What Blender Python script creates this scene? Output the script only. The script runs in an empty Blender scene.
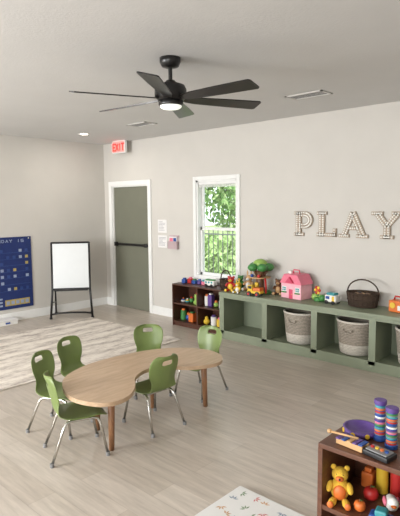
import bpy, bmesh, math, random
from mathutils import Matrix, Vector, Euler
random.seed(7)
scene=bpy.context.scene
try:
    scene.view_settings.view_transform='Standard'
    scene.view_settings.look='None'
except Exception: pass
H=2.74
# ---------------------------------------------------------------- materials
def lin(c):
    c=c/255.
    return c/12.92 if c<=.04045 else ((c+.055)/1.055)**2.4
def rgb(r,g,b): return (lin(r),lin(g),lin(b),1)
MC={}
def mat(name,col,rough=.5,metal=0,var=.08,scale=12,bump=0,emit=0,stretch=(1,1,1),bscale=None,coat=0):
    if name in MC: return MC[name]
    m=bpy.data.materials.new(name); m.use_nodes=True
    nt=m.node_tree; N=nt.nodes; L=nt.links; b=N['Principled BSDF']
    c=rgb(*col)
    tc=N.new('ShaderNodeTexCoord'); mp=N.new('ShaderNodeMapping'); mp.inputs['Scale'].default_value=stretch
    L.new(tc.outputs['Object'],mp.inputs[0])
    n=N.new('ShaderNodeTexNoise'); n.inputs['Scale'].default_value=scale; n.inputs['Detail'].default_value=4
    L.new(mp.outputs[0],n.inputs['Vector'])
    r=N.new('ShaderNodeValToRGB')
    r.color_ramp.elements[0].position=.3; r.color_ramp.elements[1].position=.7
    r.color_ramp.elements[0].color=tuple(x*(1-var) for x in c[:3])+(1,)
    r.color_ramp.elements[1].color=tuple(min(1,x*(1+var)) for x in c[:3])+(1,)
    L.new(n.outputs['Fac'],r.inputs[0]); L.new(r.outputs[0],b.inputs['Base Color'])
    b.inputs['Roughness'].default_value=rough; b.inputs['Metallic'].default_value=metal
    if coat: b.inputs['Coat Weight'].default_value=coat
    if emit:
        b.inputs['Emission Color'].default_value=c; b.inputs['Emission Strength'].default_value=emit
    if bump:
        n2=N.new('ShaderNodeTexNoise'); n2.inputs['Scale'].default_value=bscale or scale*4; n2.inputs['Detail'].default_value=3
        L.new(mp.outputs[0],n2.inputs['Vector'])
        bp=N.new('ShaderNodeBump'); bp.inputs['Strength'].default_value=bump; bp.inputs['Distance'].default_value=.01
        L.new(n2.outputs['Fac'],bp.inputs['Height']); L.new(bp.outputs[0],b.inputs['Normal'])
    MC[name]=m; return m
def m_floor():
    m=bpy.data.materials.new('vinyl_plank'); m.use_nodes=True
    nt=m.node_tree; N=nt.nodes; L=nt.links; b=N['Principled BSDF']
    tc=N.new('ShaderNodeTexCoord')
    br=N.new('ShaderNodeTexBrick'); br.inputs['Scale'].default_value=1
    br.inputs['Brick Width'].default_value=1.25; br.inputs['Row Height'].default_value=.18
    br.inputs['Mortar Size'].default_value=.001; br.inputs['Bias'].default_value=0
    br.inputs['Color1'].default_value=rgb(199,189,177); br.inputs['Color2'].default_value=rgb(187,176,163)
    br.inputs['Mortar'].default_value=rgb(160,149,137); br.offset=.37
    L.new(tc.outputs['Object'],br.inputs['Vector'])
    mp=N.new('ShaderNodeMapping'); mp.inputs['Scale'].default_value=(1.3,12,1); L.new(tc.outputs['Object'],mp.inputs[0])
    n=N.new('ShaderNodeTexNoise'); n.inputs['Scale'].default_value=2.2; n.inputs['Detail'].default_value=8; n.inputs['Roughness'].default_value=.65
    L.new(mp.outputs[0],n.inputs['Vector'])
    r=N.new('ShaderNodeValToRGB'); r.color_ramp.elements[0].position=.3; r.color_ramp.elements[1].position=.72
    r.color_ramp.elements[0].color=(.76,.75,.745,1); r.color_ramp.elements[1].color=(1.11,1.11,1.11,1)
    L.new(n.outputs['Fac'],r.inputs[0])
    mx=N.new('ShaderNodeMix'); mx.data_type='RGBA'; mx.blend_type='MULTIPLY'; mx.inputs[0].default_value=1
    L.new(br.outputs['Color'],mx.inputs[6]); L.new(r.outputs[0],mx.inputs[7])
    L.new(mx.outputs[2],b.inputs['Base Color'])
    b.inputs['Roughness'].default_value=.32
    bp=N.new('ShaderNodeBump'); bp.inputs['Strength'].default_value=.1; bp.inputs['Distance'].default_value=.004
    L.new(n.outputs['Fac'],bp.inputs['Height']); L.new(bp.outputs[0],b.inputs['Normal'])
    return m
def m_rug():
    m=bpy.data.materials.new('woven_rug'); m.use_nodes=True
    nt=m.node_tree; N=nt.nodes; L=nt.links; b=N['Principled BSDF']
    tc=N.new('ShaderNodeTexCoord')
    mp=N.new('ShaderNodeMapping'); mp.inputs['Scale'].default_value=(7,1.8,1); L.new(tc.outputs['Object'],mp.inputs[0])
    n=N.new('ShaderNodeTexNoise'); n.inputs['Scale'].default_value=1.8; n.inputs['Detail'].default_value=8; n.inputs['Roughness'].default_value=.8
    L.new(mp.outputs[0],n.inputs['Vector'])
    w=N.new('ShaderNodeTexWave'); w.bands_direction='X'; w.inputs['Scale'].default_value=1.2; w.inputs['Distortion'].default_value=1.2; w.inputs['Detail Scale'].default_value=4
    L.new(tc.outputs['Object'],w.inputs['Vector'])
    mm=N.new('ShaderNodeMath'); mm.operation='MULTIPLY_ADD'; mm.inputs[1].default_value=.11; L.new(w.outputs['Fac'],mm.inputs[0]); L.new(n.outputs['Fac'],mm.inputs[2])
    r=N.new('ShaderNodeValToRGB'); e=r.color_ramp.elements
    e[0].position=.42; e[0].color=rgb(160,149,140); e[1].position=.64; e[1].color=rgb(230,222,211)
    x=r.color_ramp.elements.new(.52); x.color=rgb(206,196,185)
    L.new(mm.outputs[0],r.inputs[0]); L.new(r.outputs[0],b.inputs['Base Color'])
    b.inputs['Roughness'].default_value=.95
    n2=N.new('ShaderNodeTexNoise'); n2.inputs['Scale'].default_value=120; L.new(tc.outputs['Object'],n2.inputs['Vector'])
    bp=N.new('ShaderNodeBump'); bp.inputs['Strength'].default_value=.4; bp.inputs['Distance'].default_value=.01
    L.new(n2.outputs['Fac'],bp.inputs['Height']); L.new(bp.outputs[0],b.inputs['Normal'])
    return m
def m_glass():
    m=bpy.data.materials.new('window_glass'); m.use_nodes=True
    nt=m.node_tree; N=nt.nodes; L=nt.links; N.remove(N['Principled BSDF'])
    t=N.new('ShaderNodeBsdfTransparent'); g=N.new('ShaderNodeBsdfGlossy'); g.inputs['Roughness'].default_value=.02
    mx=N.new('ShaderNodeMixShader'); mx.inputs[0].default_value=.05
    L.new(t.outputs[0],mx.inputs[1]); L.new(g.outputs[0],mx.inputs[2]); L.new(mx.outputs[0],N['Material Output'].inputs[0])
    return m
def m_weave(name,c1,c2,sx=60,sz=60):
    m=bpy.data.materials.new(name); m.use_nodes=True
    nt=m.node_tree; N=nt.nodes; L=nt.links; b=N['Principled BSDF']
    tc=N.new('ShaderNodeTexCoord')
    w=N.new('ShaderNodeTexWave'); w.bands_direction='Z'; w.inputs['Scale'].default_value=sz/6.28*2; w.inputs['Distortion'].default_value=3
    w.inputs['Detail Scale'].default_value=3
    L.new(tc.outputs['Object'],w.inputs['Vector'])
    n=N.new('ShaderNodeTexNoise'); n.inputs['Scale'].default_value=sx; L.new(tc.outputs['Object'],n.inputs['Vector'])
    ad=N.new('ShaderNodeMath'); ad.operation='MULTIPLY'; L.new(w.outputs['Fac'],ad.inputs[0]); L.new(n.outputs['Fac'],ad.inputs[1])
    r=N.new('ShaderNodeValToRGB'); r.color_ramp.elements[0].color=rgb(*c1); r.color_ramp.elements[1].color=rgb(*c2)
    r.color_ramp.elements[0].position=.05; r.color_ramp.elements[1].position=.5
    L.new(ad.outputs[0],r.inputs[0]); L.new(r.outputs[0],b.inputs['Base Color']); b.inputs['Roughness'].default_value=.9
    bp=N.new('ShaderNodeBump'); bp.inputs['Strength'].default_value=.6; bp.inputs['Distance'].default_value=.01
    L.new(ad.outputs[0],bp.inputs['Height']); L.new(bp.outputs[0],b.inputs['Normal'])
    return m
def m_wood(name,c1,c2,rough=.4,stretch=(2,14,14),scale=3):
    m=bpy.data.materials.new(name); m.use_nodes=True
    nt=m.node_tree; N=nt.nodes; L=nt.links; b=N['Principled BSDF']
    tc=N.new('ShaderNodeTexCoord'); mp=N.new('ShaderNodeMapping'); mp.inputs['Scale'].default_value=stretch
    L.new(tc.outputs['Object'],mp.inputs[0])
    n=N.new('ShaderNodeTexNoise'); n.inputs['Scale'].default_value=scale; n.inputs['Detail'].default_value=6; n.inputs['Distortion'].default_value=.6
    L.new(mp.outputs[0],n.inputs['Vector'])
    r=N.new('ShaderNodeValToRGB'); r.color_ramp.elements[0].position=.32; r.color_ramp.elements[1].position=.68
    r.color_ramp.elements[0].color=rgb(*c1); r.color_ramp.elements[1].color=rgb(*c2)
    L.new(n.outputs['Fac'],r.inputs[0]); L.new(r.outputs[0],b.inputs['Base Color']); b.inputs['Roughness'].default_value=rough
    return m
WALL=mat('wall_paint',(201,197,190),.85,var=.02,scale=3,bump=.08,bscale=90)
CEIL=mat('ceiling_paint',(203,202,200),.9,var=.02,scale=2,bump=.15,bscale=60)
WHITE=mat('white_trim',(230,230,227),.4,var=.02)
FLOOR=m_floor(); RUG=m_rug(); GLASS=m_glass()
BLACK=mat('black_metal',(22,21,21),.35,var=.1)
BLADE=mat('fan_blade',(28,26,25),.3,var=.15,stretch=(2,12,12))
CHROME=mat('chrome',(200,198,192),.22,1,var=.05)
GREENP=mat('green_plastic',(116,133,76),.38,var=.05)
SAGE=mat('sage_paint',(127,135,113),.5,var=.05,scale=5)
DOORM=mat('door_paint',(112,113,98),.45,var=.03,scale=4)
TABLE=m_wood('table_maple',(176,148,118),(196,168,138),.4,stretch=(10,1.6,10))
LEGW=m_wood('leg_wood',(132,92,62),(156,114,80),.45,stretch=(14,14,2))
MAHOG=m_wood('mahogany',(62,34,24),(84,50,36),.4)
SHELFB=m_wood('brown_shelf',(84,52,38),(108,70,50),.42)
BINT=m_weave('bin_taupe',(128,118,106),(176,166,152)); BINW=m_weave('bin_cream',(186,178,166),(224,218,206))
WICK=m_weave('dark_wicker',(38,28,22),(92,72,56),90,110)
def col(n,c,rough=.45,**k): return mat(n,c,rough,**k)
RED=col('toy_red',(186,44,40)); YEL=col('toy_yellow',(224,186,56)); ORG=col('toy_orange',(214,112,48)); BLU=col('toy_blue',(44,80,150))
GRN=col('toy_green',(66,130,66)); PNK=col('toy_pink',(226,120,142)); PUR=col('toy_purple',(92,66,134)); WHT=col('toy_white',(232,230,224))
TEAL=col('toy_teal',(66,150,156)); TAN=col('toy_tan',(196,156,110)); BRN=col('toy_brown',(104,70,46)); LGRN=col('toy_lime',(146,180,88))
GREY=col('toy_grey',(130,130,130)); BLK=col('toy_black',(28,28,30)); PLY=col('plush_yellow',(226,182,62),.95,bump=.5,bscale=150)
CH=[RED,YEL,ORG,BLU,GRN,PNK,PUR,WHT,TEAL,LGRN]
# ---------------------------------------------------------------- mesh builder
def RM(rot): return Euler([math.radians(a) for a in rot]).to_matrix().to_4x4()
class B:
    def __init__(s): s.bm=bmesh.new(); s.mats=[]
    def merge(s,tb,m,smooth,M):
        if m not in s.mats: s.mats.append(m)
        i=s.mats.index(m)
        bmesh.ops.recalc_face_normals(tb,faces=tb.faces)
        for f in tb.faces: f.material_index=i; f.smooth=smooth
        tb.transform(M); me=bpy.data.meshes.new('t'); tb.to_mesh(me); tb.free(); s.bm.from_mesh(me); bpy.data.meshes.remove(me)
    def box(s,c,sz,m,bev=0,rot=(0,0,0)):
        tb=bmesh.new(); bmesh.ops.create_cube(tb,size=1)
        bmesh.ops.scale(tb,vec=sz,verts=tb.verts)
        if bev: bmesh.ops.bevel(tb,geom=list(tb.edges),offset=bev,segments=2,affect='EDGES',profile=.5)
        s.merge(tb,m,False,Matrix.Translation(c)@RM(rot)); return s
    def bb(s,x0,x1,y0,y1,z0,z1,m,bev=0): return s.box(((x0+x1)/2,(y0+y1)/2,(z0+z1)/2),(x1-x0,y1-y0,z1-z0),m,bev)
    def cyl(s,c,r,h,m,r2=None,rot=(0,0,0),seg=24,sm=True,bev=0):
        tb=bmesh.new(); bmesh.ops.create_cone(tb,cap_ends=True,segments=seg,radius1=r,radius2=r if r2 is None else r2,depth=h)
        if bev:
            ed=[e for e in tb.edges if any(len(f.verts)>4 for f in e.link_faces)]
            bmesh.ops.bevel(tb,geom=ed,offset=bev,segments=2,affect='EDGES',profile=.5)
        s.merge(tb,m,False,Matrix.Translation(c)@RM(rot))
        return s
    def sph(s,c,r,m,rot=(0,0,0),seg=20):
        tb=bmesh.new(); bmesh.ops.create_uvsphere(tb,u_segments=seg,v_segments=max(8,seg//2+2),radius=1)
        if not hasattr(r,'__len__'): r=(r,r,r)
        bmesh.ops.scale(tb,vec=r,verts=tb.verts); s.merge(tb,m,True,Matrix.Translation(c)@RM(rot)); return s
    def tor(s,c,R,r,m,rot=(0,0,0),seg=32):
        pts=[(R*math.cos(2*math.pi*i/seg),R*math.sin(2*math.pi*i/seg),0) for i in range(seg)]
        M=Matrix.Translation(c)@RM(rot); return s.tube([M@Vector(p) for p in pts],r,m,closed=True)
    def tube(s,pts,r,m,closed=False,seg=10):
        pts=[Vector(p) for p in pts]; n=len(pts); tb=bmesh.new(); rings=[]; up=None
        for i,p in enumerate(pts):
            a=pts[(i-1)%n] if (closed or i>0) else p; b=pts[(i+1)%n] if (closed or i<n-1) else p
            t=(b-a).normalized()
            if up is None: up=Vector((0,0,1)) if abs(t.z)<.9 else Vector((1,0,0))
            x=up-t*up.dot(t)
            if x.length<1e-4: x=t.orthogonal()
            x.normalize(); y=t.cross(x); up=x
            rr=r[i] if hasattr(r,'__len__') else r
            rings.append([tb.verts.new(p+rr*(math.cos(2*math.pi*k/seg)*x+math.sin(2*math.pi*k/seg)*y)) for k in range(seg)])
        for i in range(n if closed else n-1):
            A=rings[i]; C=rings[(i+1)%n]
            for k in range(seg): tb.faces.new((A[k],A[(k+1)%seg],C[(k+1)%seg],C[k]))
        if not closed: tb.faces.new(rings[0]); tb.faces.new(rings[-1][::-1])
        s.merge(tb,m,True,Matrix()); return s
    def lathe(s,prof,m,c=(0,0,0),rot=(0,0,0),seg=28,sx=1,sy=1):
        tb=bmesh.new(); R=[]
        for r,z in prof: R.append([tb.verts.new((max(r,.0005)*math.cos(2*math.pi*k/seg)*sx,max(r,.0005)*math.sin(2*math.pi*k/seg)*sy,z)) for k in range(seg)])
        for i in range(len(R)-1):
            for k in range(seg): tb.faces.new((R[i][k],R[i][(k+1)%seg],R[i+1][(k+1)%seg],R[i+1][k]))
        s.merge(tb,m,True,Matrix.Translation(c)@RM(rot)); return s
    def prism(s,poly,h,m,c=(0,0,0),rot=(0,0,0),bev=0,sm=False):
        tb=bmesh.new(); a=[tb.verts.new((x,y,0)) for x,y in poly]; b=[tb.verts.new((x,y,h)) for x,y in poly]; n=len(a)
        f1=tb.faces.new(a[::-1]); f2=tb.faces.new(b)
        for i in range(n): tb.faces.new((a[i],a[(i+1)%n],b[(i+1)%n],b[i]))
        if bev:
            bmesh.ops.bevel(tb,geom=list(f1.edges)+list(f2.edges),offset=bev,segments=2,affect='EDGES',profile=.5)
        s.merge(tb,m,sm,Matrix.Translation(c)@RM(rot)); return s
    def mesh(s,me,m,M=Matrix()):
        tb=bmesh.new(); tb.from_mesh(me); s.merge(tb,m,True,M); return s
    def obj(s,name,loc=(0,0,0),rz=0,origin=None):
        me=bpy.data.meshes.new(name); s.bm.to_mesh(me); s.bm.free()
        for m in s.mats: me.materials.append(m)
        o=bpy.data.objects.new(name,me); scene.collection.objects.link(o); o.location=loc; o.rotation_euler=(0,0,math.radians(rz)); return o
def smoothpoly(P,n=8):
    out=[]; N=len(P)
    for i in range(N):
        p0,p1,p2,p3=[Vector(P[(i+k-1)%N]) for k in range(4)]
        for j in range(n):
            t=j/n; out.append(.5*((2*p1)+(-p0+p2)*t+(2*p0-5*p1+4*p2-p3)*t*t+(-p0+3*p1-3*p2+p3)*t**3))
    return [tuple(v) for v in out]
# ---------------------------------------------------------------- room shell
XE,YS=9.4,-8.0
B().bb(-.15,XE+.15,YS-.15,.15,-.1,0,FLOOR).obj('floor')
B().bb(-.15,XE+.15,YS-.15,.15,H,H+.1,CEIL).obj('ceiling')
DX0,DX1,DZ=.212,1.122,2.035
WX0,WX1,WZ0,WZ1=2.16,2.90,.68,2.05
b=B()
for (x0,x1,z0,z1) in [(-.15,DX0,0,H),(DX0,DX1,DZ,H),(DX1,WX0,0,H),(WX0,WX1,0,WZ0),(WX0,WX1,WZ1,H),(WX1,XE+.15,0,H)]:
    b.bb(x0,x1,0,.15,z0,z1,WALL)
b.obj('wall_north')
B().bb(-.15,0,YS,0,0,H,WALL).obj('wall_west')
SW=[(1.0,3.4),(5.2,7.6)]; SZ0,SZ1=.7,2.3
b=B(); x=-.15
for (a,c) in SW:
    b.bb(x,a,YS-.15,YS,0,H,WALL); b.bb(a,c,YS-.15,YS,0,SZ0,WALL); b.bb(a,c,YS-.15,YS,SZ1,H,WALL); x=c
b.bb(x,XE+.15,YS-.15,YS,0,H,WALL); b.obj('wall_south')
B().bb(XE,XE+.15,YS,0,0,H,WALL).obj('wall_east')
for i,(a,c) in enumerate(SW):
    b=B()
    for (x0,x1,z0,z1) in [(a,a+.06,SZ0,SZ1),(c-.06,c,SZ0,SZ1),(a+.06,c-.06,SZ0,SZ0+.06),(a+.06,c-.06,SZ1-.06,SZ1),((a+c)/2-.03,(a+c)/2+.03,SZ0+.06,SZ1-.06)]:
        b.bb(x0,x1,YS-.1,YS-.04,z0,z1,WHITE)
    b.obj('window_%d'%(i+2))
B().bb(0,.015,YS,-.0,0,.13,WHITE,.003).obj('baseboard_west')
b=B(); b.bb(.015,DX0-.075,-.015,0,0,.13,WHITE); b.bb(DX1+.075,XE,-.015,0,0,.13,WHITE); b.obj('baseboard_north')
B().bb(.015,XE,YS,YS+.015,0,.13,WHITE).obj('baseboard_south')
B().bb(XE-.015,XE,YS+.015,-.015,0,.13,WHITE).obj('baseboard_east')
# door
b=B(); tw=.075
b.bb(DX0-tw,DX0,-.02,0,0,DZ+tw,WHITE,.003); b.bb(DX1,DX1+tw,-.02,0,0,DZ+tw,WHITE,.003); b.bb(DX0,DX1,-.02,0,DZ,DZ+tw,WHITE,.003)
b.bb(DX0,DX0+.02,0,.13,0,DZ,WHITE); b.bb(DX1-.02,DX1,0,.13,0,DZ,WHITE); b.bb(DX0+.02,DX1-.02,0,.13,DZ-.02,DZ,WHITE)
b.obj('trim_1')
b=B(); y0,y1=.02,.065
b.bb(DX0+.022,DX1-.022,y0,y1,.008,DZ-.022,DOORM,.003)
b.bb(DX0+.04,DX1-.04,y0-.03,y0-.002,1.05,1.09,BLACK,.006)
b.box((DX0+.08,y0-.025,1.07),(.06,.046,.07),BLACK,.008); b.box((DX1-.08,y0-.025,1.07),(.05,.046,.06),BLACK,.008)
for z in (.25,1.02,1.8): b.cyl((DX1-.024,y0-.004,z),.008,.1,CHROME,seg=10)
b.bb(DX0+.022,DX1-.022,y0-.004,y1,0,.008,CHROME)
b.obj('door_1')
# window in north wall
b=B()
tw=.055
b.bb(WX0-tw,WX0,-.018,0,WZ0-.02,WZ1+tw,WHITE,.003); b.bb(WX1,WX1+tw,-.018,0,WZ0-.02,WZ1+tw,WHITE,.003)
b.bb(WX0,WX1,-.018,0,WZ1,WZ1+tw,WHITE,.003); b.bb(WX0-tw-.02,WX1+tw+.02,-.05,0,WZ0-.05,WZ0-.02,WHITE,.004)
b.bb(WX0,WX0+.025,0,.14,WZ0,WZ1,WHITE); b.bb(WX1-.025,WX1,0,.14,WZ0,WZ1,WHITE); b.bb(WX0,WX1,0,.14,WZ1-.025,WZ1,WHITE); b.bb(WX0,WX1,-.02,.14,WZ0-.02,WZ0+.025,WHITE)
mz=1.37
for (z0,z1,y) in ((WZ0+.025,mz+.018,.055),(mz-.018,WZ1-.025,.09)):
    x0,x1=WX0+.025,WX1-.025
    b.bb(x0,x0+.03,y,y+.03,z0,z1,WHITE); b.bb(x1-.03,x1,y,y+.03,z0,z1,WHITE); b.bb(x0,x1,y,y+.03,z0,z0+.036,WHITE); b.bb(x0,x1,y,y+.03,z1-.036,z1,WHITE)
    b.bb(x0+.03,x1-.03,y+.013,y+.017,z0+.03,z1-.03,GLASS)
# raised blind stack at the head of the opening
b.bb(WX0+.03,WX1-.03,.012,.05,WZ1-.06,WZ1-.026,WHITE,.003)
for i in range(4): b.bb(WX0+.035,WX1-.035,.014,.048,WZ1-.07-i*.009,WZ1-.065-i*.009,WHITE)
b.obj('window_1')
# ---------------------------------------------------------------- outside
GRASS=mat('grass',(128,146,92),.9,var=.2,scale=3); LEAF=mat('leaf',(106,150,76),.6,var=.3,scale=2); LEAF2=mat('leaf_light',(160,190,122),.6,var=.25,scale=2)
BARK=mat('bark',(92,76,60),.9,var=.3,bump=.5)
B().bb(-25,25,.4,40,-.3,-.15,GRASS).obj('lawn')
b=B(); FEN=mat('fence_iron',(92,96,94),.5)
for i in range(52): b.bb(-4+i*.14,-4+i*.14+.014,3.2,3.214,-.15,1.15,FEN)
for z in (.05,1.05): b.bb(-4,3.2,3.19,3.225,z,z+.03,FEN)
b.obj('iron_fence')
def tree(x,y,h,rad,n,seed):
    rnd=random.Random(seed); b=B()
    b.tube([(0,0,0),(.0,.0,h*.1),(.05,.02,h*.3),(-.03,0,h*.6),(.02,.05,h*.85)],[.18,.16,.13,.1,.04],BARK)
    for k in range(7):
        a=k*.9; b.tube([(0,0,h*(.3+.06*k)),(rad*.4*math.cos(a),rad*.4*math.sin(a),h*(.42+.06*k)),(rad*.8*math.cos(a),rad*.8*math.sin(a),h*(.5+.06*k))],[.06,.04,.02],BARK,seg=6)
    for mi,m in enumerate((LEAF,LEAF2)):
        tb=bmesh.new()
        for i in range(n):
            while 1:
                p=Vector((rnd.uniform(-1,1),rnd.uniform(-1,1),rnd.uniform(-1,1)))
                if p.length<1 and math.sin(p.x*5+seed)*math.sin(p.z*6)*math.sin(p.y*5)<.25: break
            p=Vector((p.x*rad,p.y*rad,h*.62+p.z*h*.45)); M=Euler((rnd.uniform(0,6),rnd.uniform(0,6),rnd.uniform(0,6))).to_matrix()
            s_=rnd.uniform(.06,.13)
            tb.faces.new([tb.verts.new(p+M@Vector(q)*s_) for q in ((-1,0,0),(0,-.5,0),(1,0,0),(0,.5,.1))])
        b.merge(tb,m,False,Matrix())
    b.obj('tree',(x,y,-.148))
tree(-.9,6.6,4.4,1.9,3000,1); tree(-3.2,8.2,5.2,2.3,3000,2); tree(1.9,7.6,3.4,1.7,2400,3); tree(-2.2,11.5,4.6,2.8,3400,4)
b=B()
tb=bmesh.new()
for i in range(4200):
    p=Vector((random.uniform(-8,4),random.uniform(4.6,5.6),random.random()**1.3*1.0-.04)); M=Euler((random.uniform(0,6),random.uniform(0,6),0)).to_matrix()
    tb.faces.new([tb.verts.new(p+M@Vector(q)*.1) for q in ((-1,0,0),(0,-.5,0),(1,0,0),(0,.5,.1))])
b.merge(tb,LEAF2,False,Matrix()); b.obj('hedge')
# ---------------------------------------------------------------- ceiling things
HUBGLOW=mat('hub_glow',(244,246,238),.4,emit=.7,var=0)  # added glowing disc under the dark hub, stands in for a bright spot
b=B()
b.lathe([(.0,0),(.075,0),(.075,-.03),(.06,-.06),(.03,-.07),(.0,-.07)],BLACK)
b.cyl((0,0,-.11),.014,.12,BLACK)
b.lathe([(.0,-.155),(.03,-.155),(.045,-.17),(.1,-.19),(.115,-.22),(.115,-.27),(.09,-.295),(.0,-.295)],BLACK)
b.lathe([(.0,-.295),(.088,-.295),(.088,-.325),(.084,-.332),(.0,-.332)],BLACK)
b.lathe([(.078,-.331),(.076,-.342),(.06,-.352),(.03,-.357),(0,-.358)],HUBGLOW)
for k in range(6):
    a=math.radians(5+60*k); M=Matrix.Rotation(a,4,'Z')@Matrix.Translation((0,0,-.283))@Matrix.Rotation(math.radians(-13),4,'X')
    tb=bmesh.new(); poly=[(.1,-.028),(.2,-.05),(.45,-.062),(.69,-.068),(.705,-.055),(.705,.055),(.69,.068),(.45,.062),(.2,.05),(.1,.028)]
    lo=[tb.verts.new((x,y,-.004)) for x,y in poly]; hi=[tb.verts.new((x,y,.004)) for x,y in poly]; n=len(lo)
    tb.faces.new(lo[::-1]); tb.faces.new(hi)
    for i in range(n): tb.faces.new((lo[i],lo[(i+1)%n],hi[(i+1)%n],hi[i]))
    b.merge(tb,BLADE,False,M)
b.obj('ceiling_fan',(4.45,-2.69,H))
EMW=mat('lamp_glow',(255,246,230),.5,emit=6,var=0)
LP=[(.86,-.97),(.86,-4.2),(3.2,-5.6),(6.6,-5.9),(6.9,-1.8)]
for (x,y) in LP:
    b=B(); b.lathe([(.055,-.004),(.085,-.006),(.088,0),(.055,0)],WHITE); b.cyl((0,0,-.003),.056,.004,EMW); b.obj('recessed_light',(x,y,H))
VG=mat('vent_slot',(70,68,66),.9); VW=mat('vent_metal',(196,194,190),.6,var=.02)
def vent(x,y,w,d):
    b=B(); b.bb(-w/2,w/2,-d/2,-d/2+.02,-.01,0,VW); b.bb(-w/2,w/2,d/2-.02,d/2,-.01,0,VW); b.bb(-w/2,-w/2+.02,-d/2,d/2,-.01,0,VW); b.bb(w/2-.02,w/2,-d/2,d/2,-.01,0,VW)
    b.bb(-w/2+.01,w/2-.01,-d/2+.01,d/2-.01,-.003,0,VG)
    for i in range(1,5): b.box((0,-d/2+i*d/5,-.006),(w-.03,.009,.002),VW)
    b.obj('ceiling_vent',(x,y,H))
vent(2.11,-.95,.36,.2); vent(4.52,-.93,.40,.2)
SIGNR=mat('sign_red',(255,50,40),.5,emit=1.6,var=0); SIGNF=mat('sign_face',(226,170,164),.5,emit=.15,var=.02)
b=B(); b.box((0,0,-.1),(.32,.05,.2),WHITE,.006); b.box((0,0,-.003),(.14,.08,.006),WHITE); b.box((0,-.0255,-.1),(.29,.003,.17),SIGNF)
def strokes(b,S,w,d,m,c,y):
    for (x0,z0,x1,z1) in S:
        L=math.hypot(x1-x0,z1-z0); a=-math.degrees(math.atan2(z1-z0,x1-x0))
        b.box((c[0]+(x0+x1)/2,y,c[1]+(z0+z1)/2),(L+w*.6,d,w),m,rot=(0,a,0))
lt={'E':[(0,0,0,1),(0,0,.6,0),(0,1,.6,1),(0,.5,.5,.5)],'X':[(0,0,.6,1),(0,1,.6,0)],'I':[(.3,0,.3,1)],'T':[(.3,0,.3,1),(0,1,.6,1)]}
for i,ch in enumerate('EXIT'):
    S=[tuple(v*.1 for v in s_) for s_ in lt[ch]]
    strokes(b,S,.024,.006,SIGNR,(-.135+i*.072,-.155),-.029)
b.obj('exit_sign',(.62,-.14,H))
# ---------------------------------------------------------------- wall letters
LF=mat('letter_tan',(168,152,134),.6,var=.06); LB=mat('letter_bead',(240,237,230),.4,var=.02)
def letter(name,S,arcs,x0,sc=.28):
    b=B(); w=.058
    def st(a,c,ww,beads=True):
        L=math.hypot(c[0]-a[0],c[1]-a[1]); ang=-math.degrees(math.atan2(c[1]-a[1],c[0]-a[0]))
        b.box(((a[0]+c[0])/2,-.012,(a[1]+c[1])/2),(L+.006,.024,ww+.008),LF,rot=(0,ang,0))
        if beads:
            n=max(2,int(L/.024))
            for i in range(n):
                t=(i+.5)/n; 
                for o in ((-.28,.28) if ww>.04 else (0,)):
                    nx,nz=-(c[1]-a[1])/L*ww*o,(c[0]-a[0])/L*ww*o
                    b.sph((a[0]+(c[0]-a[0])*t+nx,-.025,a[1]+(c[1]-a[1])*t+nz),.0105,LB,seg=8)
    for (a,c,ww) in S: st(a,c,ww)
    for pts in arcs:
        for i in range(len(pts)-1): st(pts[i],pts[i+1],w,True)
    b.obj(name,(x0,0,1.33))
arcP=[(.10,.255)]+[(.15+.08*math.cos(math.radians(a)),.185+.07*math.sin(math.radians(a))) for a in range(80,-100,-20)]+[(.08,.113)]
letter('wall_letter_p',[((.07,0),(.07,.28),.066),((.01,.014),(.14,.014),.032),((.01,.266),(.1,.266),.030)],[arcP],3.79)
letter('wall_letter_l',[((.07,0),(.07,.28),.066),((.01,.266),(.13,.266),.030),((.01,.018),(.25,.018),.038),((.235,.0),(.235,.09),.034)],[],4.10)
letter('wall_letter_a',[((.05,.02),(.15,.27),.052),((.15,.27),(.27,.02),.066),((.09,.1),(.22,.1),.036),((-.01,.014),(.11,.014),.032),((.2,.014),(.33,.014),.032)],[],4.40)
letter('wall_letter_y',[((.17,0),(.17,.13),.066),((.17,.13),(.06,.265),.06),((.17,.13),(.28,.265),.052),((.0,.266),(.12,.266),.032),((.22,.266),(.33,.266),.032),((.10,.014),(.24,.014),.032)],[],4.77)
# ---------------------------------------------------------------- papers by door
PAP=mat('paper',(226,224,222),.8,var=.02); INK=mat('ink_grey',(150,150,156),.8); SK=mat('acrylic_pink',(190,168,170),.3)
def paper(x0,x1,z0,z1,seed):
    r=random.Random(seed); b=B(); b.bb(x0,x1,-.005,-.001,z0,z1,PAP)
    n=7
    for i in range(n):
        z=z1-.03-(z1-z0-.05)*i/n; b.bb(x0+.02,x0+.02+(x1-x0-.04)*r.uniform(.5,1),-.0065,-.005,z-.006,z,INK)
    b.obj('wall_notice')
paper(1.34,1.54,1.29,1.49,1); paper(1.34,1.54,1.06,1.25,2)
b=B(); b.bb(1.60,1.80,-.012,-.001,1.06,1.26,SK); b.bb(1.60,1.80,-.05,-.045,1.06,1.17,SK); b.bb(1.60,1.80,-.05,-.001,1.055,1.06,SK); b.bb(1.60,1.605,-.05,-.001,1.06,1.17,SK); b.bb(1.795,1.8,-.05,-.001,1.06,1.17,SK)
b.bb(1.62,1.78,-.035,-.02,1.062,1.24,PAP); b.bb(1.63,1.70,-.037,-.035,1.15,1.22,PNK); b.bb(1.71,1.77,-.037,-.035,1.17,1.22,BLU); b.obj('brochure_holder')
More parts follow.
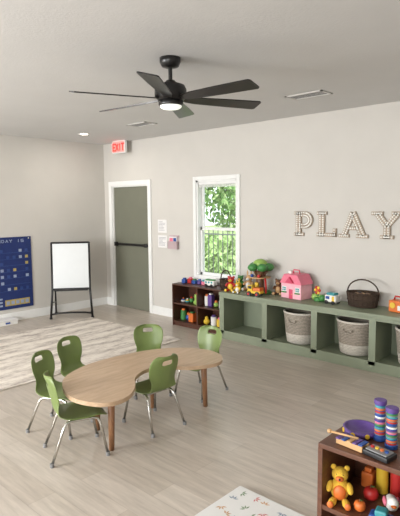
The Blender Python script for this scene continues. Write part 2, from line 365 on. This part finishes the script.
# ---------------------------------------------------------------- calendar chart
NAVY=mat('chart_navy',(22,42,98),.7,var=.1); NAV2=mat('chart_pocket',(36,62,124),.5); GOLD=mat('chart_gold',(172,154,92),.6); CARD=mat('chart_card',(146,158,184),.6)
b=B(); b.bb(.001,.012,-2.35,-1.41,.19,1.26,NAVY)
r=random.Random(4)
strk={'T':lt['T'],'I':lt['I'],'O':[(0,0,0,1),(0,0,.6,0),(0,1,.6,1),(.6,0,.6,1)],'D':[(0,0,0,1),(0,0,.4,0),(0,1,.4,1),(.4,0,.6,.5),(.4,1,.6,.5)],'A':[(0,0,.3,1),(.3,1,.6,0),(.1,.4,.5,.4)],'Y':[(.3,0,.3,.5),(.3,.5,0,1),(.3,.5,.6,1)],
      'S':[(0,0,.6,0),(.6,0,.6,.5),(0,.5,.6,.5),(0,.5,0,1),(0,1,.6,1)]}
for i,c in enumerate('TODAY IS'):
    if c==' ': continue
    for (a0,b0,a1,b1) in strk[c]:
        ya,za,yb,zb=-1.99+i*.06+a0*.06,1.185+b0*.036,-1.99+i*.06+a1*.06,1.185+b1*.036
        L=math.hypot(yb-ya,zb-za); b.box((.0135,(ya+yb)/2,(za+zb)/2),(.003,L+.006,.009),CARD,rot=(math.degrees(math.atan2(zb-za,yb-ya)),0,0))
for row in range(7):
    z=1.05-row*.095
    b.bb(.012,.0135,-2.32,-1.44,z-.024,z-.018,NAV2)
    for c in range(9):
        y=-2.30+c*.098
        q=r.random()
        if q<.55: b.bb(.0125,.015,y,y+.045,z-.014,z+.028,r.choice([CARD,NAV2,NAV2,GOLD,CARD]))
for k in range(3): b.bb(.012,.0145,-2.3,-1.9+.0,.24+k*.05,.265+k*.05,CARD)
b.bb(.012,.0145,-1.86,-1.47,.24,.33,GOLD)
for k in range(5): b.bb(.0145,.0155,-1.84+k*.075,-1.79+k*.075,.26,.31,CARD)
for y in (-1.45,-2.31): b.cyl((.014,y,1.235),.012,.006,CHROME,rot=(0,90,0),seg=12)
b.obj('calendar_pocket_chart')
b=B(); b.bb(.03,.22,-2.1,-1.78,0,.07,WHT,.008); b.bb(.025,.225,-2.105,-1.775,.06,.08,PAP,.004); b.bb(.221,.224,-1.97,-1.9,.02,.045,BLU); b.obj('storage_bin')
# ---------------------------------------------------------------- easel
b=B(); WB=mat('whiteboard',(214,217,217),.3,var=.01)
b.box((0,0,.80),(.02,.53,.68),WB,rot=(0,-6,0))
def fr(y,z): return (-(z-.8)*math.tan(math.radians(6)),y,z)
b.tube([fr(-.28,.445),fr(.28,.445)],.017,BLACK); b.tube([fr(-.28,1.15),fr(.28,1.15)],.017,BLACK)
for s_ in (-1,1):
    b.tube([(.10,s_*.31,.016),(.06,s_*.29,.3),fr(s_*.28,.44),fr(s_*.28,1.16)],.017,BLACK)
    b.tube([(-.30,s_*.28,.016),(-.06,s_*.25,1.02),(-.035,s_*.27,1.1)],.014,BLACK)
    b.cyl((.10,s_*.31,.012),.022,.024,BLACK,seg=12); b.cyl((-.30,s_*.28,.012),.022,.024,BLACK,seg=12)
    b.tube([(.065,s_*.295,.25),(-.26,s_*.27,.2)],.008,BLACK)
b.tube([(.095,-.305,.07),(.12,-.2,.09),(.13,0,.1),(.12,.2,.09),(.095,.305,.07)],.014,BLACK)
b.box((.06,0,.43),(.08,.5,.012),BLACK,.003); b.box((.10,0,.44),(.006,.5,.03),BLACK)
b.obj('whiteboard_easel',(.44,-1.0,0),-38)
# ---------------------------------------------------------------- rug
B().bb(.74,2.68,-4.6,-.85,.001,.014,RUG,.004).obj('area_rug')
# ---------------------------------------------------------------- storage bench
b=B(); X0,X1=2.98,6.36; yb,yf=-.017,-.45; p=.676
b.bb(X0-.01,X1+.01,yf-.015,yb,.56,.60,SAGE,.004)
b.bb(X0,X1,yb-.02,yb,.09,.56,SAGE); b.bb(X0,X1,yf+.01,yb-.02,0,.1,SAGE)
for i in range(6):
    c=X0+.03+i*(X1-X0-.06)/5; b.bb(c-.03,c+.03,yf,yb-.02,.1,.56,SAGE)
    b.bb(c-.036,c+.036,yf-.006,yf+.012,.07,.56,SAGE)
b.bb(X0,X1,yf-.006,yf+.012,0,.11,SAGE,.003); b.bb(X0,X1,yf-.004,yf+.012,.53,.56,SAGE)
b.obj('storage_bench')
def fbin(x,y):
    b=B(); h=.36
    def R(z): return .172+.035*z/h
    b.lathe([(.0,.004),(.155,.004),(.17,.012),(R(.12),.12)],BINW); 
    b.lathe([(R(.12),.12),(R(.2),.2),(R(.3),.3),(R(h),h),(R(h)-.012,h),(R(.25)-.014,.25),(R(.1)-.014,.1),(.14,.02),(0,.02)],BINT)
    b.tor((0,0,h),R(h)-.005,.011,BINW)
    for s_ in (-1,1):
        b.tube([(-.05,s_*(R(.3)+.002),.29),(-.045,s_*(R(.3)+.012),.27),(0,s_*(R(.3)+.016),.25),(.045,s_*(R(.3)+.012),.27),(.05,s_*(R(.3)+.002),.29)],.008,BINT,seg=8)
    b.obj('storage_basket',(x,y,.101))
for x in (4.05,4.73,5.37,6.03): fbin(x,-.235)
# ---------------------------------------------------------------- small brown bookshelf
def shelfunit(name,x0,x1,y0,y1,h,m,cols,mids,basez=.05,t=.02):
    b=B(); b.bb(x0,x1,y0,y1,h-t,h,m,.002); b.bb(x0,x0+t,y0,y1,0,h-t,m); b.bb(x1-t,x1,y0,y1,0,h-t,m); b.bb(x0+t,x1-t,y1-.01,y1,0,h-t,m)
    b.bb(x0+t,x1-t,y0+.005,y1-.01,basez,basez+t,m); b.bb(x0+t,x1-t,y0+.015,y0+.03,0,basez,m)
    for z in mids: b.bb(x0+t,x1-t,y0+.005,y1-.01,z-t,z,m)
    for i in range(1,cols):
        c=x0+(x1-x0)*i/cols; b.bb(c-t/2,c+t/2,y0+.004,y1-.01,basez,h-t,m)
    b.obj(name)
shelfunit('toy_bookshelf',1.99,2.95,-.345,-.017,.60,MAHOG,2,[.33])
# ---------------------------------------------------------------- toys
def blocks(name,x0,x1,y,z,n,seed,hmax=.12,kinds='bscr',dy=.03):
    r=random.Random(seed); b=B(); dx=(x1-x0)/n
    for i in range(n):
        x=x0+dx*(i+.5); s_=dx*.42; c=r.choice(CH); k=r.choice(kinds); h=r.uniform(.5,1)*hmax; yy=y+r.uniform(-dy,dy)
        if k=='b': b.box((x,yy,z+h/2),(s_*2,s_*2,h),c,.006); b.box((x,yy,z+h+.01),(s_*1.2,s_*1.2,.02),r.choice(CH),.004)
        elif k=='s': b.sph((x,yy,z+s_),s_,c); b.sph((x,yy,z+s_*2.1),s_*.6,r.choice(CH))
        elif k=='c': b.cyl((x,yy,z+h/2),s_,h,c,bev=.004); b.cyl((x,yy,z+h+.012),s_*.6,.024,r.choice(CH))
        else:
            b.tor((x,yy,z+s_*.3),s_*.7,s_*.3,c); b.tor((x,yy,z+s_*.8),s_*.55,s_*.26,r.choice(CH)); b.sph((x,yy,z+s_*1.3),s_*.35,r.choice(CH))
    b.obj(name)
blocks('stacking_toys',2.03,2.44,-.22,.331,5,11,.16); blocks('stacking_toys',2.50,2.91,-.22,.331,5,12,.16)
blocks('stacking_toys',2.03,2.44,-.22,.071,4,13,.16); blocks('stacking_toys',2.50,2.91,-.22,.071,4,14,.16)
blocks('stacking_toys',2.06,2.46,-.17,.601,5,15,.07)
b=B(); b.box((0,0,.05),(.17,.08,.07),WHT,.012); b.box((0,0,.085),(.15,.07,.03),GRN,.01)
for x in (-.05,.05):
    for y in (-.04,.04): b.cyl((x,y,.02),.02,.015,BLK,rot=(90,0,0),seg=16)
for x in (-.05,0,.05): b.box((x,-.041,.06),(.03,.003,.025),TEAL)
b.obj('toy_bus',(2.60,-.2,.6))
def basket(name,loc,rx,ry,h,mt,handle=True,fill=None,hh=.14):
    b=B()
    b.lathe([(0,.003),(.8,.003),(.85,.01),(.93,h*.5),(1,h),(.95,h),(.88,h*.5),(.78,.015),(0,.015)],mt,sx=rx,sy=ry)
    n=32
    for z,k in ((h,1.0),(h*.5,.95),(.01,.86)):
        b.tube([(rx*k*math.cos(2*math.pi*i/n),ry*k*math.sin(2*math.pi*i/n),z) for i in range(n)],.007,mt,closed=True,seg=6)
    for i in range(20):
        a=2*math.pi*i/20; b.tube([(rx*.87*math.cos(a),ry*.87*math.sin(a),.01),(rx*1.01*math.cos(a),ry*1.01*math.sin(a),h)],.004,mt,seg=6)
    if handle: b.tube([(rx*math.cos(math.radians(a)),0,h+hh*math.sin(math.radians(a))) for a in range(0,181,12)],.008,mt,seg=8)
    if fill:
        r=random.Random(5)
        for i in range(9):
            a=r.uniform(0,6.28); q=r.uniform(0,.6); b.sph((rx*q*math.cos(a),ry*q*math.sin(a),h*.75),min(rx,ry)*.3,r.choice(fill),seg=12)
    b.obj(name,loc)
basket('wicker_basket',(2.86,-.19,.601),.085,.075,.12,WICK,True,[WHT,TAN],.12)
basket('wicker_basket',(4.76,-.17,.601),.175,.125,.15,WICK,True,[BRN,BLK,TAN],.14)
b=B()
b.lathe([(.0,0),(.10,0),(.085,.02),(.055,.08),(.05,.2),(.07,.28),(0,.28)],BRN)
b.cyl((0,0,.012),.14,.024,GRN,bev=.006); b.cyl((0,0,.2),.13,.014,TAN,bev=.004)
for a in (20,100,170,250,320):
    ar=math.radians(a); b.tube([(0,0,.16),(.07*math.cos(ar),.07*math.sin(ar),.26),(.11*math.cos(ar),.11*math.sin(ar),.31)],[.022,.018,.012],BRN,seg=8)
    b.sph((.11*math.cos(ar),.11*math.sin(ar),.33),(.065,.065,.05),GRN,seg=14)
b.sph((0,0,.37),(.09,.09,.06),LGRN,seg=14); b.box((0,-.07,.10),(.05,.03,.08),YEL,.006); b.sph((.05,-.10,.225),.022,RED); b.sph((-.05,-.10,.225),.022,BLU)
b.tube([(.12,-.06,.2),(.16,-.1,.1),(.17,-.12,.025)],.012,RED)
b.obj('toy_treehouse',(3.42,-.19,.601))
def plush(name,loc,rz,c1,c2,s=1,ear='bear'):
    b=B(); 
    b.sph((0,0,.075*s),(.052*s,.058*s,.075*s),c1); b.sph((.035*s,0,.07*s),(.03*s,.04*s,.05*s),c2)
    b.sph((.008*s,0,.175*s),(.046*s,.05*s,.045*s),c1); b.sph((.05*s,0,.165*s),(.022*s,.025*s,.018*s),c2); b.sph((.072*s,0,.17*s),.006*s,BLK,seg=8)
    for y in (-1,1):
        b.sph((.043*s,y*.018*s,.188*s),.0055*s,BLK,seg=8)
        if ear=='bear': b.sph((0,y*.04*s,.213*s),(.01*s,.018*s,.018*s),c1,seg=12)
        else: b.sph((0,y*.03*s,.24*s),(.01*s,.014*s,.045*s),c1,seg=12)
        b.sph((.03*s,y*.06*s,.1*s),(.04*s,.02*s,.02*s),c1,rot=(0,35,y*15),seg=12)
        b.sph((.07*s,y*.04*s,.022*s),(.05*s,.024*s,.022*s),c1,rot=(0,0,y*15),seg=12); b.sph((.112*s,y*.051*s,.026*s),(.01*s,.02*s,.022*s),c2,seg=12)
    b.sph((-.055*s,0,.04*s),.015*s,c2,seg=10)
    b.obj(name,loc,rz)
plush('plush_bear',(3.05,-.31,.601),-70,RED,YEL,.85); plush('plush_rabbit',(3.19,-.11,.601),-80,TAN,WHT,.9,'r'); plush('plush_bear',(3.04,-.10,.601),-85,GRN,YEL,.8)
plush('plush_bear',(3.65,-.12,.601),-70,BRN,TAN,.85); plush('plush_rabbit',(3.20,-.36,.601),-80,YEL,WHT,.6,'r')
b=B(); b.box((0,0,.05),(.19,.09,.035),YEL,.008); b.box((-.055,0,.095),(.07,.085,.07),YEL,.012); b.box((-.053,0,.105),(.05,.088,.035),BLK,.005); b.box((.04,0,.085),(.1,.09,.04),ORG,.006)
for x in (-.06,.055):
    for y in (-.05,.05): b.cyl((x,y,.03),.03,.022,BLK,rot=(90,0,0),seg=18); b.cyl((x,y*1.15,.03),.014,.02,RED,rot=(90,0,0),seg=12)
b.obj('toy_truck',(3.50,-.40,.601),5)
# dollhouse
PNKL=col('toy_light_pink',(236,176,188)); MAG=col('toy_magenta',(206,74,104))
b=B(); W=.30
b.box((0,0,.09),(W,.2,.18),PNKL,.004)
b.prism([(-.165,.0),(.165,.0),(.10,.11),(-.10,.11)],.22,PNK,c=(0,.11,.175),rot=(90,0,0),bev=.004)
b.box((-.08,0,.29),(.05,.06,.05),WHT,.004)
b.prism([(-.055,0),(.055,0),(0,.07)],.05,MAG,c=(.0,-.09,.19),rot=(90,0,0))
b.box((0,-.101,.055),(.055,.006,.11),MAG,.002); b.cyl((.017,-.106,.055),.004,.004,YEL,rot=(90,0,0),seg=8)
for x in (-.1,.1):
    b.box((x,-.101,.11),(.066,.006,.06),WHT); b.box((x,-.104,.11),(.048,.006,.043),TEAL); b.box((x,-.108,.11),(.004,.004,.045),WHT); b.box((x,-.108,.11),(.05,.004,.004),WHT)
    b.box((x,-.106,.07),(.07,.02,.015),GRN,.003)
b.tube([(-.05,0,.28),(-.04,0,.33),(.04,0,.33),(.05,0,.28)],.008,MAG,seg=8)
b.obj('dollhouse',(3.94,-.18,.601),-8)
b=B(); b.cyl((0,0,.02),.045,.04,GRN,bev=.006); b.cyl((0,0,.07),.008,.1,GRN)
for a in range(0,360,60): b.sph((.032*math.cos(math.radians(a)),-.012,.125+.032*math.sin(math.radians(a))),(.02,.01,.02),[RED,YEL][(a//60)%2])
b.sph((0,-.02,.125),(.018,.012,.018),ORG); b.sph((.03,0,.06),(.03,.015,.012),LGRN,rot=(0,-30,0)); b.sph((-.03,0,.06),(.03,.015,.012),LGRN,rot=(0,30,0))
for i,x in enumerate((-.06,.06)): b.sph((x,.01,.04),.04,[LGRN,GRN][i])
b.obj('toy_flower_pot',(4.24,-.2,.601),-15)
b=B(); b.box((0,0,.06),(.15,.09,.08),WHT,.014); b.box((0,0,.11),(.11,.08,.03),TEAL,.01); b.box((.045,-.047,.06),(.03,.004,.06),YEL); b.box((-.03,-.047,.07),(.05,.004,.03),BLU)
for x in (-.045,.045): b.cyl((x,-.045,.02),.02,.02,BLK,rot=(90,0,0),seg=16); b.cyl((x,.045,.02),.02,.02,BLK,rot=(90,0,0),seg=16)
b.obj('toy_camper',(4.44,-.24,.601),-10)
b=B(); b.box((0,0,.06),(.16,.12,.12),ORG,.012); b.cyl((-.03,-.062,.07),.03,.012,YEL,rot=(90,0,0)); b.box((.04,-.062,.05),(.03,.01,.05),WHT,.003); b.tube([(-.05,0,.12),(-.04,0,.155),(.04,0,.155),(.05,0,.12)],.009,RED,seg=8)
b.obj('activity_cube',(5.16,-.2,.601),-10)
# ---------------------------------------------------------------- table
TZ=.46
P=[(4.01,-3.38),(3.86,-3.13),(3.83,-2.83),(3.90,-2.47),(4.06,-2.23),(4.28,-2.13),(4.48,-2.18),(4.58,-2.34),(4.50,-2.54),(4.36,-2.66),(4.28,-2.82),(4.35,-2.99),(4.51,-3.13),(4.61,-3.29),(4.57,-3.45),(4.32,-3.52)]
O=(4.2,-2.85)
pl=smoothpoly([(x-O[0],y-O[1]) for x,y in P],8)
b=B(); b.prism(pl,.028,TABLE,c=(0,0,TZ-.028),bev=.006)
for (x,y) in [(4.36,-3.22),(4.33,-2.24),(4.03,-3.1),(4.03,-2.55)]:
    x-=O[0]; y-=O[1]
    b.tube([(x*1.03,y*1.03,0),(x,y,TZ-.028)],[.019,.027],LEGW,seg=16); b.box((x,y,TZ-.036),(.09,.09,.016),LEGW,.003)
b.obj('kidney_table',(O[0],O[1],0))
# ---------------------------------------------------------------- chairs
def chair_shell():
    prof=[(.175,.262,.10),(.172,.276,.135),(.155,.288,.152),(.10,.288,.160),(.03,.283,.162),(-.04,.282,.158),(-.10,.287,.148),(-.14,.303,.132),(-.158,.335,.118),(-.168,.375,.118),(-.178,.42,.135),(-.188,.465,.148),(-.198,.51,.148),(-.206,.545,.138),(-.212,.57,.112),(-.214,.58,.07)]
    pts=[]; 
    for i in range(len(prof)-1):
        for j in range(2):
            t=j/2; pts.append(tuple(prof[i][k]*(1-t)+prof[i+1][k]*t for k in range(3)))
    pts.append(prof[-1]); nu=13
    bm=bmesh.new(); G=[]
    for (x,z,w) in pts:
        bk=max(0,min(1,(z-.31)/.1)); row=[]
        for j in range(nu):
            u=-1+2*j/(nu-1); y=u*w*(1-.05*bk)
            row.append(bm.verts.new((x+bk*.04*u*u,y,z+(1-bk)*.012*u*u*(1 if x<.15 else .3))))
        G.append(row)
    for i in range(len(G)-1):
        for j in range(nu-1):
            zc=(G[i][0].co.z+G[i+1][0].co.z)/2; u=-1+2*(j+.5)/(nu-1)
            if .515<zc<.545 and abs(u)<.4: continue
            bm.faces.new((G[i][j],G[i][j+1],G[i+1][j+1],G[i+1][j]))
    me=bpy.data.meshes.new('shell'); bm.to_mesh(me); bm.free()
    o=bpy.data.objects.new('tmpshell',me); scene.collection.objects.link(o)
    m1=o.modifiers.new('s','SOLIDIFY'); m1.thickness=.008; m1.offset=0
    m2=o.modifiers.new('ss','SUBSURF'); m2.levels=1; m2.render_levels=1
    dg=bpy.context.evaluated_depsgraph_get(); me2=bpy.data.meshes.new_from_object(o.evaluated_get(dg)); bpy.data.objects.remove(o); return me2
SHELL=chair_shell()
def chair(x,y,ang):
    b=B(); b.mesh(SHELL,GREENP)
    for s_ in (-1,1):
        b.tube([(.165,s_*.155,.016),(.125,s_*.128,.235),(.11,s_*.12,.262),(.08,s_*.115,.270),(-.07,s_*.115,.270),(-.10,s_*.12,.262),(-.118,s_*.128,.235),(-.205,s_*.155,.016)],.0095,CHROME,seg=10)
        for fx in (.166,-.207): b.cyl((fx,s_*.156,.013),.014,.026,GREY,seg=14)
    for xx in (.08,-.07): b.tube([(xx,-.115,.27),(xx,.115,.27)],.008,CHROME)
    b.obj('childrens_chair',(x,y,0),ang)
chair(3.79,-3.26,25)      # A
chair(3.57,-2.91,12)      # B
chair(3.72,-2.29,-35)    # C
chair(4.09,-2.03,-85)    # D
chair(4.24,-2.74,176)   # E
chair(4.20,-3.39,68)     # F
# ---------------------------------------------------------------- foreground shelf
shelfunit('toy_shelf',6.02,7.0,-3.31,-2.97,.62,SHELFB,2,[.33],t=.022)
def rain(x,y,h,seed):
    b=B(); b.cyl((0,0,.01),.028,.02,BLU,bev=.003); b.cyl((0,0,h-.01),.028,.02,PUR,bev=.003); n=12
    for i in range(n):
        z0=.02+(h-.04)*i/n; m=[BLU,TEAL,PUR,RED,GRN,WHT,ORG,PNK][(i*3+seed)%8]
        b.cyl((0,0,z0+(h-.04)/n*.35),.023,(h-.04)/n*.7,m); b.cyl((0,0,z0+(h-.04)/n*.85),.0245,(h-.04)/n*.3,[GREY,BLU][i%2])
    b.obj('rainmaker_shaker',(x,y,.621))
rain(6.215,-3.10,.19,0); rain(6.285,-3.14,.185,3)
b=B(); b.lathe([(0,.004),(.075,.004),(.082,.012),(.082,.03),(.07,.03),(.066,.012),(0,.012)],PUR)
for a in range(0,360,45): b.cyl((.083*math.cos(math.radians(a)),.083*math.sin(math.radians(a)),.018),.011,.004,YEL,rot=(90,0,a+90),seg=12)
b.obj('tambourine',(6.12,-3.09,.621))
b=B()
for i,c in enumerate([PUR,BLU,TAN,PUR,BLU]): b.box((i*.026,0,.03),(.02,.08-.006*i,.006),c,.002)
b.box((.052,.025,.014),(.13,.012,.026),TAN,.002); b.box((.052,-.025,.014),(.13,.012,.026),TAN,.002)
b.tube([(-.05,-.02,.04),(.08,.0,.045)],.005,TAN); b.sph((-.055,-.02,.04),.011,TAN)
b.obj('toy_xylophone',(6.10,-3.235,.621),-6)
b=B(); b.box((0,0,.012),(.12,.08,.024),BLK,.006); b.box((0,0,.026),(.1,.06,.006),GREY,.002)
for i in range(4): b.cyl((-.035+i*.023,0,.032),.008,.008,CH[i],seg=12)
b.obj('toy_keyboard',(6.28,-3.25,.621),-10)
b=B(); b.sph((0,0,.03),.03,BRN); b.cyl((0,0,.07),.006,.04,TAN); b.sph((.05,.02,.025),.025,TAN); b.cyl((.05,.02,.06),.006,.04,TAN); b.obj('wooden_maracas',(6.40,-3.18,.621))
plush('plush_bear',(6.085,-3.22,.331),-65,PLY,ORG,.74)
def fruit(name,x,y,r,m,leaf=GRN,sz=1.0):
    b=B(); b.lathe([(0,.1*r),(.5*r,.0),(.9*r,.35*r),(r,.9*r),(.85*r,1.45*r),(.4*r,1.75*r),(0,1.6*r)],m,seg=20); b.cyl((0,0,1.8*r),.06*r+.002,.5*r,BRN,seg=8); b.sph((.25*r,0,1.95*r),(.3*r,.15*r,.05*r),leaf,seg=10); b.obj(name,(x,y,.331))
fruit('toy_apple',6.19,-3.12,.034,RED); fruit('toy_orange',6.19,-3.235,.026,ORG); fruit('toy_pear',6.385,-3.13,.034,LGRN); fruit('toy_plum',6.42,-3.24,.03,PUR)
b=B(); b.box((0,0,.025),(.1,.06,.03),BLU,.01); b.box((0,0,.05),(.05,.05,.03),TEAL,.008)
for x in (-.03,.03):
    for y in (-.03,.03): b.cyl((x,y,.014),.014,.012,YEL,rot=(90,0,0),seg=14)
b.obj('toy_car',(6.30,-3.26,.331),10)
b=B(); b.sph((0,0,.03),(.05,.03,.03),WHT); b.sph((.045,0,.055),.024,WHT); b.sph((.07,0,.052),(.012,.012,.006),ORG); b.sph((0,.028,.035),(.03,.01,.018),PNK); b.sph((0,-.028,.035),(.03,.01,.018),PNK); b.obj('toy_duck',(6.29,-3.13,.331),-60)
blocks('toy_blocks',6.10,6.44,-3.02,.331,5,22,.15,'bc',dy=.003)
# ---------------------------------------------------------------- play mat
MATW=mat('mat_white',(220,219,216),.6,var=.02)
b=B(); b.bb(0,.62,-1.2,0,.001,.03,MATW,.01)
r=random.Random(9); LG=mat('print_green',(120,142,112),.7); LGY=mat('print_grey',(132,146,162),.7); LT=mat('print_tan',(190,150,112),.7); LR=mat('print_rose',(196,128,124),.7)
pos=[]; tries=0
while len(pos)<80 and tries<9000:
    tries+=1
    x,y=r.uniform(.05,.57),-r.uniform(.05,1.14)
    if all((x-a)**2+(y-c)**2>.066**2 for a,c in pos): pos.append((x,y))
for (x,y) in pos:
    a=r.uniform(0,6.28); c=r.choice([LG,LGY,LT,LG,LGY,LR])
    for k in range(4):
        an=a+k*.8; b.prism([(x+.004*math.cos(an),y+.004*math.sin(an)),(x+.017*math.cos(an-.3),y+.017*math.sin(an-.3)),(x+.033*math.cos(an),y+.033*math.sin(an)),(x+.017*math.cos(an+.3),y+.017*math.sin(an+.3))],.001,c,c=(0,0,.0298))
b.obj('play_mat',(5.34,-3.02,0))
# ---------------------------------------------------------------- camera
f,yaw,pitch,roll=504.1,2.3203,.1028,-.0095
d=Vector((math.cos(yaw)*math.cos(pitch),math.sin(yaw)*math.cos(pitch),-math.sin(pitch)))
rt=Vector((math.sin(yaw),-math.cos(yaw),0)); up=rt.cross(d); c,s=math.cos(roll),math.sin(roll)
r2=c*rt+s*up; u2=-s*rt+c*up
cam=bpy.data.cameras.new('camera'); co=bpy.data.objects.new('camera',cam); scene.collection.objects.link(co)
M=Matrix((r2,u2,-d)).transposed().to_4x4(); M.translation=Vector((7.124,-5.271,1.692)); co.matrix_world=M
cam.sensor_fit='HORIZONTAL'; cam.sensor_width=36; cam.lens=f/400*36; cam.clip_start=.05
scene.camera=co
# ---------------------------------------------------------------- lights
def area(name,loc,rot,sx,sy,e,c=(1,1,1)):
    l=bpy.data.lights.new(name,'AREA'); l.shape='RECTANGLE'; l.size=sx; l.size_y=sy; l.energy=e; l.color=c
    o=bpy.data.objects.new(name,l); scene.collection.objects.link(o); o.location=loc; o.rotation_euler=[math.radians(a) for a in rot]
for i,(a,c_) in enumerate(SW):
    area('window_daylight_%d'%i,((a+c_)/2,YS+.03,(SZ0+SZ1)/2),(90,0,0),2.2,1.5,[315,130][i],(.97,.985,1))
for (x,y) in LP:
    l=bpy.data.lights.new('can_light','AREA'); l.shape='DISK'; l.size=.1; l.energy=8; l.color=(1,.95,.88)
    o=bpy.data.objects.new('can_light',l); scene.collection.objects.link(o); o.location=(x,y,H-.012)
sun=bpy.data.lights.new('sun','SUN'); sun.energy=6; sun.angle=.01; so=bpy.data.objects.new('sun',sun); scene.collection.objects.link(so)
so.rotation_euler=(math.radians(38),0,math.radians(-15))
w=bpy.data.worlds.new('world'); scene.world=w; w.use_nodes=True; bg=w.node_tree.nodes['Background']
bg.inputs[0].default_value=(.88,.94,1,1); bg.inputs[1].default_value=2.0
